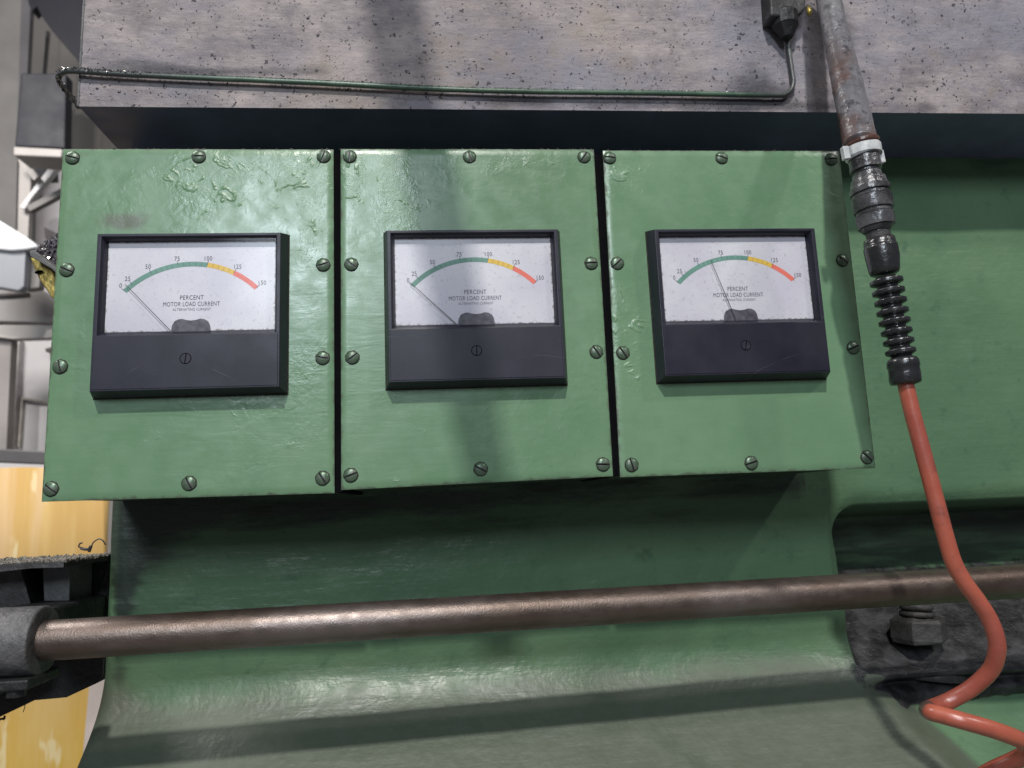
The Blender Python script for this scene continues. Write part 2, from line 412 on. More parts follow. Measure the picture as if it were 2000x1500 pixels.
tr = empty('wall_bracket', P(60, 420, 2.1)); tag(tr, 'pale steel bracket with crossing diagonal braces under the dark box', 'bracket')
for nm, pts, m in [('post', [(38, 308), (62, 310), (54, 470), (34, 470)], LIGHT), ('brace', [(112, 306), (124, 312), (60, 388), (48, 408), (38, 404)], WHITE),
                ('brace', [(34, 312), (48, 310), (74, 344), (66, 352)], LIGHT), ('rail', [(52, 402), (130, 362), (134, 372), (58, 412)], GREY)]:
    off = {'post': 0, 'brace': -.03, 'rail': -.06}[nm] - (.035 if m is LIGHT and nm == 'brace' else 0)
    rel(link_mesh(nm, px_prism(pts, 2.1+off, .025), m), tr)
j = link_mesh('junction_box', px_prism([(52, 316), (98, 312), (100, 345), (56, 345)], 2.5, .06), NAVY); tag(j, 'small dark junction box seen between the pale braces', 'box')
pn = link_mesh('white_partition', px_prism([(48, 340), (230, 300), (230, 575), (60, 600), (44, 480)], 2.9, .05), simple('pinkish_white_panel', (.60, .56, .57), .5, vscale=3)); tag(pn, 'off-white partition panel behind the pale braces', 'partition')
j2 = link_mesh('wall_socket', px_prism([(86, 443), (112, 456), (112, 478), (88, 466)], 2.7, .05), DARKB); tag(j2, 'small brown wall box beside the green meter boxes', 'box')

hood = empty('machine_hood', P(30, 560, 1.5)); tag(hood, 'bright white slanted hood of a machine behind, at the left edge', 'machine hood')
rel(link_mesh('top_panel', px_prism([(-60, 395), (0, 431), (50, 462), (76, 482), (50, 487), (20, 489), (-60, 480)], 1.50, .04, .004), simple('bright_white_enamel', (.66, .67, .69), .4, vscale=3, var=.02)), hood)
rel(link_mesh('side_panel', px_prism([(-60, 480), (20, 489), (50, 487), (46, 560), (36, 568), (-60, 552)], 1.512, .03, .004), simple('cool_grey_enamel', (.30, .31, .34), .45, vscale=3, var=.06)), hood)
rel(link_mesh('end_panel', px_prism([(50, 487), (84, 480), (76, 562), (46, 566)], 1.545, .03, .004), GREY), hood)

fr = empty('steel_shelf', P(50, 660, 1.7)); tag(fr, 'pale grey horizontal steel shelf below the white hood', 'shelf')
for nm, pts, Yo, m in [('top_beam', [(-60, 555), (36, 566), (76, 562), (120, 590), (120, 630), (-60, 626)], .0, simple('warm_grey_a', (.36, .34, .33), .55, vscale=4)),
                 ('groove', [(-60, 626), (120, 624), (120, 635), (-60, 634)], .05, DARKB),
                 ('lower_beam', [(-60, 634), (120, 635), (120, 659), (24, 662), (-60, 652)], .0, LIGHT),
                 ('post', [(-60, 652), (22, 662), (12, 880), (-60, 880)], .02, simple('warm_grey_b', (.33, .30, .285), .55, vscale=4)),
                 ('edge_strip', [(-60, 576), (55, 570), (55, 575), (-60, 583)], -.01, DARKB)]:
    rel(link_mesh(nm, px_prism(pts, 1.7+Yo, .035, .002), m), fr)

dr = empty('white_door', P(60, 880, 2.0)); tag(dr, 'white panelled door seen beside the left green meter box', 'door')
rel(link_mesh('door_leaf', px_prism([(12, 662), (140, 662), (140, 900), (2, 900)], 2.0, .05), WHITE), dr)
rel(link_mesh('panel_moulding', px_prism([(42, 775), (140, 792), (140, 795), (44, 780), (38, 872), (34, 872)], 1.985, .02), simple('cream_moulding', (.60, .56, .50), .5)), dr)
rel(link_mesh('door_frame', px_prism([(22, 664), (38, 664), (24, 890), (12, 890)], 1.97, .04), simple('beige_frame', (.60, .56, .55), .5)), dr)
rel(link_mesh('latch', px_prism([(88, 681), (100, 678), (100, 687), (89, 687)], 1.97, .03), DARKB), dr)

bar = link_mesh('guard_rail', px_prism([(-80, 872), (140, 884), (140, 909), (-80, 900)], 1.2, .03, .003), simple('rail_grey', (.13, .12, .125), .5, vscale=6)); tag(bar, 'dark grey rail above the yellow sheet', 'rail')
ws = link_mesh('white_ledge', px_prism([(-80, 895), (140, 902), (140, 926), (-80, 916)], 1.3, .1), WHITE); tag(ws, 'white ledge strip between dark rail and yellow sheet', 'ledge')
# yellow sheet hanging, slightly curved, real thickness
bm = bmesh.new(); n = 24; rows = []
for i in range(n+1):
    t_ = i/n; xx = -140+t_*(212+140)
    row = []
    for jy, yy in enumerate((916, 1100, 1300, 1560, 1900)):
        sag = 10*math.sin(t_*3.0) if jy == 0 else 0
        p = P(xx-(8*jy if t_ > .98 else 0), yy-sag*.9+ (6 if jy == 0 else 0), .95); p.y += .010*math.sin(t_*7+jy*.3)
        row.append(bm.verts.new(p))
    rows.append(row)
for i in range(n):
    for k in range(4): bm.faces.new([rows[i][k], rows[i][k+1], rows[i+1][k+1], rows[i+1][k]])
ys = link_mesh('sheet', bm, YEL, smooth=True)
ysr = empty('yellow_curtain', P(60, 1560, .95)); tag(ysr, 'yellow plastic sheet hanging behind the machine, streaked and blotched', 'curtain')
md = ys.modifiers.new('thick', 'SOLIDIFY'); md.thickness = .003
rel(ys, ysr)
rel(link_mesh('hem', px_prism([(176, 1320), (215, 1290), (206, 1600), (150, 1600)], .91, .01, 0), simple('pale_hem', (.62, .52, .47), .6, vscale=10)), ysr)

# ------------------------------------------------------------------ machine ram (big grey casting at the top)
def grid_obj(name, nx, nz, fn, mat, parent=None):
    """fn(i,j)->(x,y,z) arrays"""
    X, Y, Z = fn
    verts = np.stack([X, Y, Z], -1).reshape(-1, 3)
    idx = np.arange(nx*nz).reshape(nx, nz)
    f = np.stack([idx[:-1, :-1], idx[:-1, 1:], idx[1:, 1:], idx[1:, :-1]], -1).reshape(-1, 4)
    me = bpy.data.meshes.new(name); me.from_pydata(verts.tolist(), [], f.tolist())
    me.materials.append(mat); me.polygons.foreach_set('use_smooth', [True]*len(me.polygons)); me.update()
    o = bpy.data.objects.new(name, me); COL.objects.link(o)
    if parent: o.parent = parent
    return o
def set_attr(o, name, rgb):
    a = o.data.attributes.new(name, 'FLOAT_COLOR', 'POINT')
    c = np.ones((len(o.data.vertices), 4), dtype=np.float32); c[:, :3] = rgb
    a.data.foreach_set('color', c.ravel())
RZ = .0506; RY = .036
ram = empty('machine_ram', (.4, RY, RZ)); tag(ram, 'huge pitted pinkish-grey cast iron ram across the top', 'machine ram')
gx = np.linspace(-.0095, 1.1, 380); gz = np.linspace(RZ, .62, 200)
X, Z = np.meshgrid(gx, gz, indexing='ij')
face = grid_obj('front_face', 380, 200, (X, np.full_like(X, RY), Z), M['ram'])
xv = X.ravel(); zv = Z.ravel()
def blob(cx, cz, rx, rz, pw=2): return np.exp(-(((xv-cx)/rx)**2+((zv-cz)/rz)**2)**(pw/2))
st = np.clip(.75*blob(.06, .077, .05, .006)+.6*blob(.13, .080, .05, .005)+.7*blob(.57, .12, .025, .05)+.35*blob(.02, .15, .04, .12)+.75*blob(.50, .15, .028, .05)+.8*blob(.505, .07, .04, .018)+.55*blob(.36, .0575, .16, .008)+.3*blob(.05, .085, .09, .007)+.55*blob(.64, .10, .012, .10)*.8+.6*blob(.555, .2, .03, .06)+.5*blob(.60, .055, .3, .006), 0, 1)
set_attr(face, 'stain', np.repeat(st[:, None], 3, 1)); rel(face, ram)
b = link_mesh('casting', box_bm(-.0095, 1.1, RY+.0008, .5, RZ+.0008, .62), M['iron_dark'])
rel(b, ram)
rel(link_mesh('bottom_plate', box_bm(-.0093, 1.1, RY+.0005, .5, RZ, RZ+.0006), simple('ambient_tinted_underside', (.13, .145, .25), .5, vscale=20)), ram)  # bluish ambient light put into the underside colour
lip = link_mesh('left_edge', box_bm(-.0105, -.0090, RY-.0006, RY+.004, RZ, .62, .0004), M['iron_grey']); rel(lip, ram)

# ------------------------------------------------------------------ machine body as one sculpted casting
YB = .113
def smooth(a, b_, v):
    t_ = np.clip((v-a)/(b_-a), 0, 1); return t_*t_*(3-2*t_)
nx, nz = 470, 380
gx = np.concatenate([np.linspace(-.009, .012, 22), np.linspace(.0145, .56, 170), np.linspace(.562, .66, 120), np.linspace(.663, 1.05, 158)])
gz = np.concatenate([np.linspace(.18, -.24, 60), np.linspace(-.2425, -.44, 240), np.linspace(-.443, -.70, 80)])
nx, nz = len(gx), len(gz)
X, Z = np.meshgrid(gx, gz, indexing='ij')
Z0 = Z
def skirt(z):
    d = -z-.352
    return np.where(d > 0, np.where(d < .05, d*d*10.6, .0265+(d-.05)*1.06), 0)
Yv = YB-skirt(Z)
# recess on the right
cx0, cz1, cz0 = .571, -.2625, -.389
xs = .006*(np.clip((-Z-.30)/.08, 0, 1))
qx = np.maximum(cx0-xs*.8+.030-X, 0); rr = np.where(Z > (cz1+cz0)/2, .021, .012)
qx = np.maximum(cx0-xs*.8+rr-X, 0); qz = np.maximum(np.abs(Z-(cz1+cz0)/2)-((cz1-cz0)/2-rr), 0)
sd = np.sqrt(qx**2+qz**2)-rr
sd = np.where((qx == 0) & (qz == 0), -.03, sd)
inside = smooth(.0015+.004*smooth(-.32, -.28, Z), -.0045-.005*smooth(-.32, -.28, Z), sd)
back = YB+.10
floor_y = YB+.085-np.clip((-.300-Z), 0, 1)*1.12
rec = np.minimum(back, floor_y)
lipr = -.0  # rounded brow over the recess
brow = .010*np.exp(-np.clip(sd, 0, 1)**2/.010**2)*(Z > -.33)*(X > .56)
Yv = Yv+brow*.8
Yv = Yv*(1-inside)+np.maximum(rec, Yv)*inside
# crease under the recess
cr = np.exp(-((Z+.398+.008*np.clip(X-.6, 0, 1))/.004)**2)*smooth(.555, .60, X); Yv += cr*.012
# skirt ridge: falls back to the right of a slanting line
A = P(1725, 1372, .075); Bp = P(1885, 1505, .02)
lx, lz = Bp.x-A.x, Bp.z-A.z; ll = math.hypot(lx, lz)
side = ((X-A.x)*(-lz)+(Z-A.z)*lx)/ll       # positive to the right of the line
dz = smooth(.0, .030, side)*smooth(A.z+.014, A.z-.016, Z)
Yv += dz*.026+.015*smooth(.03, .10, side)*smooth(A.z+.014, A.z-.03, Z)
# left rounded arris and casting unevenness
Yv += .007*np.clip(1-(X+.009)/.011, 0, 1)**2.4
und = np.zeros_like(Yv)
fx = X.ravel(); fz = Z.ravel()
und = np.array([noise.noise(Vector((a*14, 3.1, c*22)))*.0016+noise.noise(Vector((a*45, 7.7, c*60)))*.00045 for a, c in zip(fx, fz)]).reshape(X.shape)
Yv += und
body = empty('green_casting', (.3, YB, -.45)); tag(body, 'green painted cast machine body behind meter boxes, flaring to a dusty skirt', 'machine body')
# fold the left edge back and the far sides closed with two extra columns
Xf = np.concatenate([X[:1], X[:1], X], 0); Yf = np.concatenate([np.full_like(Yv[:1], .6), Yv[:1]+.012, Yv], 0); Zf = np.concatenate([Z[:1], Z[:1], Z], 0)
Xf[0] = -.0095; Xf[1] = -.0098
shell = grid_obj('casting', nx+2, nz, (Xf, Yf, Zf), M['body'])
xv = Xf.ravel(); zv = Zf.ravel(); ins = np.concatenate([inside[:1]*0, inside[:1]*0, inside], 0).ravel()
crf = np.concatenate([cr[:1], cr[:1], cr], 0).ravel(); sidef = np.concatenate([side[:1], side[:1], side], 0).ravel()
dust = smooth(-.345, -.405, zv)*(.9-.95*smooth(.018, .035, sidef)*smooth(-.405, -.42, zv))+.35*smooth(.03, -.009, xv)*smooth(-.30, -.36, zv)
low_right = smooth(.575, .60, xv)*smooth(-.378, -.384, zv)*smooth(-.420, -.405, zv)
grease = ins*smooth(-.300, -.335, zv)*1.0+crf*.9+.55*np.exp(-((xv-.566)**2/.010**2+(zv+.388)**2/.012**2))+1.1*low_right
grime_shade = .7*np.exp(-((xv-.004)**2/.010**2))*smooth(-.40, -.35, zv)+.75*np.exp(-((zv+.236)/.022)**2)*(xv < .545)+.55*np.exp(-((xv-.015)/.035)**2)*smooth(-.34, -.26, zv)+.85*ins+.45*smooth(.02, .05, sidef)*smooth(-.40, -.42, zv)+.5*smooth(.0, .04, zv)+.30*np.exp(-((zv+.268)/.03)**2)*(xv < .54)  # edge grime; shade painted below boxes, below ram, in recess, lower right
set_attr(shell, 'dirt', np.stack([np.clip(dust, 0, 1), np.clip(grease, 0, 1), np.clip(grime_shade, 0, 1)], -1))
rel(shell, body)
# bolt in the recess
bl = empty('recess_bolt', P(1795, 1280, .13)); tag(bl, 'grease covered bolt head and washers inside the dark recess', 'bolt')
def lathe_px(pts, Y, seg=28, jit=0, flat=0):
    path, rad = [], []
    for x, y, wd in pts:
        p = P(x, y, Y); path.append(p); rad.append(wd/2*scale_at(p))
    return sweep_bm(path, rad, seg, True, None, jit, flat)
rel(link_mesh('washer', lathe_px([(1789, 1178, 54), (1789, 1182, 60), (1790, 1188, 60), (1790, 1190, 50), (1790, 1193, 50), (1790, 1195, 62), (1791, 1201, 62), (1791, 1204, 54)], .105, jit=.0003), M['iron'], smooth=True), bl)
hx = link_mesh('nut', lathe_px([(1792, 1204, 76), (1792, 1206, 96), (1793, 1211, 104), (1795, 1246, 106), (1796, 1252, 98)], .108, 6, .0009), M['iron']); rel(hx, bl)
md = hx.modifiers.new('b', 'BEVEL'); md.width = .0012; md.segments = 3; md.limit_method = 'ANGLE'
rel(link_mesh('grease_mound', lathe_px([(1788, 1240, 60), (1788, 1248, 104), (1787, 1262, 128), (1786, 1280, 150), (1786, 1300, 175), (1786, 1312, 190)], .138, 36, .0016), M['iron'], smooth=True), bl)

# ------------------------------------------------------------------ meter boxes
scr_xy = [
 [(141,308,-14),(388,306,2),(632,305,72),(130,527,-25),(631,517,18),(117,716,-75),(630,699,-10),(99,955,-38),(369,944,-62),(630,934,-58)],
 [(683,305,86),(917,306,-78),(1141,306,56),(686,516,-40),(1155,514,2),(688,698,38),(1165,687,-58),(685,928,20),(939,916,-30),(1178,907,-3)],
 [(1191,308,-6),(1410,308,-20),(1624,311,2),(1206,514,42),(1646,508,-38),(1217,689,-58),(1667,679,22),(1234,908,-75),(1468,904,16),(1694,893,-45)]]
def screw_mesh():
    r = .0042; n = 26; sw = .00052; bm = bmesh.new()
    vv = sorted(set([round(-r+2*r*i/n, 7) for i in range(n+1)]+[-sw, -sw-.00008, sw, sw+.00008]))
    uu = [-1+2*i/n for i in range(n+1)]
    rows = []; flags = {}
    for v in vv:
        half = math.sqrt(max(0, r*r-v*v)); row = []
        for u in uu:
            x = u*half; q = (x*x+v*v)/(r*r)
            h = .0021*math.sqrt(max(0, 1-q*.80))-.0021*math.sqrt(.2)+.0007
            sl = abs(v) <= sw+1e-9
            if sl: h = min(h, .00065)
            vt = bm.verts.new((x, -h, v)); flags[vt] = 1. if sl else 0.; row.append(vt)
        rows.append(row)
    for i in range(len(rows)-1):
        for k in range(n):
            try: bm.faces.new([rows[i][k], rows[i][k+1], rows[i+1][k+1], rows[i+1][k]])
            except ValueError: pass
    # rim and crust of dirt round it
    seg = 40; a = []; c = []; d = []
    for k in range(seg):
        an = 2*math.pi*k/seg; cs, sn = math.cos(an), math.sin(an)
        a.append(bm.verts.new((r*cs, -.0007-.0021*0, r*sn))); c.append(bm.verts.new((r*1.01*cs, .0002, r*1.01*sn)))
        rr_ = r*(1.10+.09*noise.noise(Vector((cs*2.3, sn*2.3, 4))))
    for k in range(seg):
        bm.faces.new([a[k], a[(k+1) % seg], c[(k+1) % seg], c[k]])
    ring = []
    for k in range(seg):
        an = 2*math.pi*k/seg; rr_ = r*(1.13+.10*noise.noise(Vector((math.cos(an)*2.5, math.sin(an)*2.5, 1))))
        ring.append((bm.verts.new((r*.98*math.cos(an), -.00035, r*.98*math.sin(an))), bm.verts.new((rr_*math.cos(an), -.00002, rr_*math.sin(an)))))
    for k in range(seg):
        f = bm.faces.new([ring[k][0], ring[k][1], ring[(k+1) % seg][1], ring[(k+1) % seg][0]]); f.material_index = 1
    bm.verts.index_update(); fl_ = {v.index: s for v, s in flags.items()}
    bmesh.ops.recalc_face_normals(bm, faces=bm.faces)
    me = bpy.data.meshes.new('screw'); bm.to_mesh(me); bm.free()
    me.materials.append(M['screw']); me.materials.append(M['grime'])
    at = me.attributes.new('slot', 'FLOAT_COLOR', 'POINT')
    for i in range(len(me.vertices)): s = fl_.get(i, 0.); at.data[i].color = (s, s, s, 1)
    for p_ in me.polygons: p_.use_smooth = True
    return me
SM = screw_mesh()
quads = [[(122,290),(651,291),(653,963),(80,980)],[(665,290),(1160,291),(1198,930),(666,957)],[(1178,293),(1640,294),(1711,914),(1212,932)]]
blabels = ['left green steel meter box with a rag-grey smear above its meter', 'middle green steel meter box between two narrow black gaps', 'right green steel meter box beside the hanging red hose']
def cover_bm(q, th=.0024, nxx=70, nzz=84):
    c = [P(x, y, 0) for x, y in q]; bm = bmesh.new(); lay = {}
    H = (c[0]-c[3]).length; W = (c[0]-c[1]).length
    g = []
    for i in range(nxx+1):
        col_ = []
        for k in range(nzz+1):
            u, v = i/nxx, k/nzz
            p = (c[0]*(1-u)+c[1]*u)*(1-v)+(c[3]*(1-u)+c[2]*u)*v
            e = min(u*W, (1-u)*W, v*H, (1-v)*H)
            p.y = -.00025*noise.noise(Vector((p.x*9, 1, p.z*9)))+(.0008*(1-e/.0012)**2 if e < .0012 else 0)
            vt = bm.verts.new(p); lay[vt] = e; col_.append(vt)
        g.append(col_)
    for i in range(nxx):
        for k in range(nzz): bm.faces.new([g[i][k], g[i][k+1], g[i+1][k+1], g[i+1][k]])
    rim = [g[i][0] for i in range(nxx+1)]+[g[nxx][k] for k in range(1, nzz+1)]+[g[i][nzz] for i in range(nxx-1, -1, -1)]+[g[0][k] for k in range(nzz-1, 0, -1)]
    bk = []
    for vt in rim:
        b_ = bm.verts.new((vt.co.x, th, vt.co.z)); lay[b_] = 0; bk.append(b_)
    for i in range(len(rim)):
        bm.faces.new([rim[i], rim[(i+1) % len(rim)], bk[(i+1) % len(rim)], bk[i]])
    bm.faces.new(bk)
    bmesh.ops.recalc_face_normals(bm, faces=bm.faces)
    bm.verts.index_update(); e = np.zeros(len(bm.verts))
    for vt, s in lay.items(): e[vt.index] = s
    return bm, np.clip(e/.008, 0, 1), c
housing_m = simple('dark_green_housing', (.05, .09, .06), .6, vscale=40, base2=(.03, .035, .03), bumpd=.001, bscale=120)
for i in range(3):
    bm, e, c = cover_bm(quads[i])
    root = empty('meter_box', ((c[0].x+c[1].x)/2, YB, c[3].z)); tag(root, blabels[i], 'meter box', 'green meter boxes on the machine')
    cv = link_mesh('cover_plate', bm, M['cover'], smooth=True); sharp(cv, 35); vx = np.array([v.co.x for v in cv.data.vertices]); vz = np.array([v.co.z for v in cv.data.vertices])
    def bl_(px, py, rx, ry):
        p_ = P(px, py, 0); k_ = scale_at(p_); return np.exp(-(((vx-p_.x)/(rx*k_))**2+((vz-p_.z)/(ry*k_))**2))
    sm = .95*bl_(245, 432, 60, 24)+.5*bl_(150, 300, 50, 16)+.35*bl_(575, 620, 14, 130)+.4*bl_(742, 600, 12, 140)+.35*bl_(1112, 600, 12, 130)+.3*bl_(1690, 890, 30, 25)+.3*bl_(160, 700, 30, 60)
    wr = bl_(400, 350, 90, 50)+.9*bl_(600, 340, 50, 60)+.9*bl_(770, 350, 35, 110)+.8*bl_(690, 360, 20, 70)+.8*bl_(1225, 620, 35, 80)+.7*bl_(1215, 350, 50, 40)+.6*bl_(1240, 730, 30, 40)+.5*bl_(610, 760, 40, 60)+.5*bl_(1050, 320, 110, 20)+.4*bl_(600, 480, 30, 100)
    set_attr(cv, 'edge', np.stack([e, np.clip(sm, 0, 1), np.clip(wr, 0, 1)], -1)); rel(cv, root)
    ins_ = .0012
    f_ = [Vector((c[0].x+ins_, .0026, c[0].z-ins_)), Vector((c[1].x-ins_, .0026, c[1].z-ins_)), Vector((c[2].x-ins_, .0026, c[2].z+ins_)), Vector((c[3].x+ins_, .0026, c[3].z+ins_))]
    rel(link_mesh('housing', prism_bm(f_, YB-.0026+.004, 0), housing_m), root)
    if i < 2:
        nx0 = P(*quads[i+1][0], 0).x; nx1 = P(*quads[i+1][3], 0).x
        g_ = [Vector((c[1].x-.0011, .0035, c[1].z-.002)), Vector((nx0+.0010, .0035, c[1].z-.002)), Vector((nx1+.0010, .0035, c[2].z+.0006)), Vector((c[2].x-.0011, .0035, c[2].z+.0006))]
        rel(link_mesh('gap_light_block', prism_bm(g_, YB-.0035), M['black']), root)  # black strip added to stop light leaking through the gap
    for (x, y, an) in scr_xy[i]:
        s = bpy.data.objects.new('screw', SM); COL.objects.link(s); p = P(x, y, -.0006); p.y = -.0002
        s.location = p; s.rotation_euler = (0, -R(an), 0)
        rel(s, root)
    # crust of dirt along the top edge of the cover
    bm = bmesh.new()
    for k in range(150):
        u = random.random(); p = c[0]*(1-u)+c[1]*u+Vector((0, .001+random.random()*.004, .0002))
        r = random.uniform(.0003, .0010)
        mt = Matrix.Translation(p) @ Euler((random.random()*6, random.random()*6, 0)).to_matrix().to_4x4() @ Matrix.Diagonal((r*1.6, r, r*.7, 1))
        bmesh.ops.create_icosphere(bm, subdivisions=1, radius=1, matrix=mt)
    rel(link_mesh('dirt_crust', bm, M['grime']), root)

# ------------------------------------------------------------------ panel meters (local frame: x right, z down from the top left front corner)
WM, HM, DEP = .114, .1018, .0125
def rect(x0, x1, z0, z1, y): return [(x0, y, -z0), (x1, y, -z0), (x1, y, -z1), (x0, y, -z1)]
def rings_bm(rings, close_last=False, bev=0):
    bm = bmesh.new(); rv = [[bm.verts.new(p) for p in r] for r in rings]
    for a, b_ in zip(rv[:-1], rv[1:]):
        for k in range(4): bm.faces.new([a[k], a[(k+1) % 4], b_[(k+1) % 4], b_[k]])
    if close_last: bm.faces.new(rv[-1])
    bmesh.ops.recalc_face_normals(bm, faces=bm.faces)
    if bev:
        bmesh.ops.bevel(bm, geom=[e for e in bm.edges if len(e.link_faces) == 2], offset=bev, segments=2, affect='EDGES', profile=.6)
    return bm
def bezel_mesh():
    c = .0026; t_ = .0009
    # frame around the window plus the lower panel, 0.3 mm proud of the frame
    bm = rings_bm([rect(-c, WM+c, -c, HM+c, 0), rect(-c, WM+c, -c, HM+c, -.0022), rect(0, WM, 0, HM, -DEP+.0003),
                   rect(.0024, .1116, .0018, .0668, -DEP+.0003), rect(.0036, .1104, .0030, .0655, -.0098), rect(.0045, .1095, .0035, .0632, -.0062)], False, .00028)
    box = box_bm(.0010, WM-.0010, -DEP, -DEP+.002, -HM+.0009, -.0672, .0003)
    me = bpy.data.meshes.new('x'); box.to_mesh(me); box.free(); bm.from_mesh(me)
    return bm
def text_bm(s, x, z, w_, h_, y):
    cu = bpy.data.curves.new('t', 'FONT'); cu.body = s; cu.resolution_u = 3
    cu.space_character = 1.08
    o = bpy.data.objects.new('t', cu); COL.objects.link(o)
    dg = bpy.context.evaluated_depsgraph_get(); me = bpy.data.meshes.new_from_object(o.evaluated_get(dg))
    bpy.data.objects.remove(o); bm = bmesh.new(); bm.from_mesh(me)
    xs_ = [v.co.x for v in bm.verts]; ys_ = [v.co.y for v in bm.verts]
    W0, H0 = max(xs_)-min(xs_), max(ys_)-min(ys_)
    sx = w_/W0 if w_ else h_/H0*.82; sy = h_/H0; mx, my = (max(xs_)+min(xs_))/2, (max(ys_)+min(ys_))/2
    for v in bm.verts: v.co = Vector((x+(v.co.x-mx)*sx, y, -z+(v.co.y-my)*sy))
    return bm
def merge(bms):
    out = bmesh.new()
    for b_ in bms:
        me = bpy.data.meshes.new('tmp'); b_.to_mesh(me); b_.free(); out.from_mesh(me); bpy.data.meshes.remove(me)
    return out
PV = (.0572, .0761); YD = -.0062
def arc_bm(a0, a1, r0, r1, y, n=30, bm=None, mi=0):
    if bm is None: bm = bmesh.new()
    prev = None
    for k in range(n+1):
        a = R(a0+(a1-a0)*k/n); p = [bm.verts.new((PV[0]+r*math.cos(a), y, -(PV[1]-r*math.sin(a)))) for r in (r0, r1)]
        if prev:
            f = bm.faces.new([prev[0], p[0], p[1], prev[1]]); f.material_index = mi
        prev = p
    return bm
ANG = [136.2, 130.0, 116.5, 99.3, 80.7, 63.0, 45.2]
bez = bezel_mesh()
mlabels = ['meter on the left green box, black bezel scratched, needle resting at 0', 'meter on the middle green box, needle at 0, white dial with dark smudge', 'meter on the right green box, its needle pointing between 50 and 75']
bez_me = bpy.data.meshes.new('bezel'); bez.to_mesh(bez_me); bez.free(); bez_me.materials.append(M['bezel'])
org = [(.0306, -.0646), (.2131, -.0637), (.3940, -.0643)]
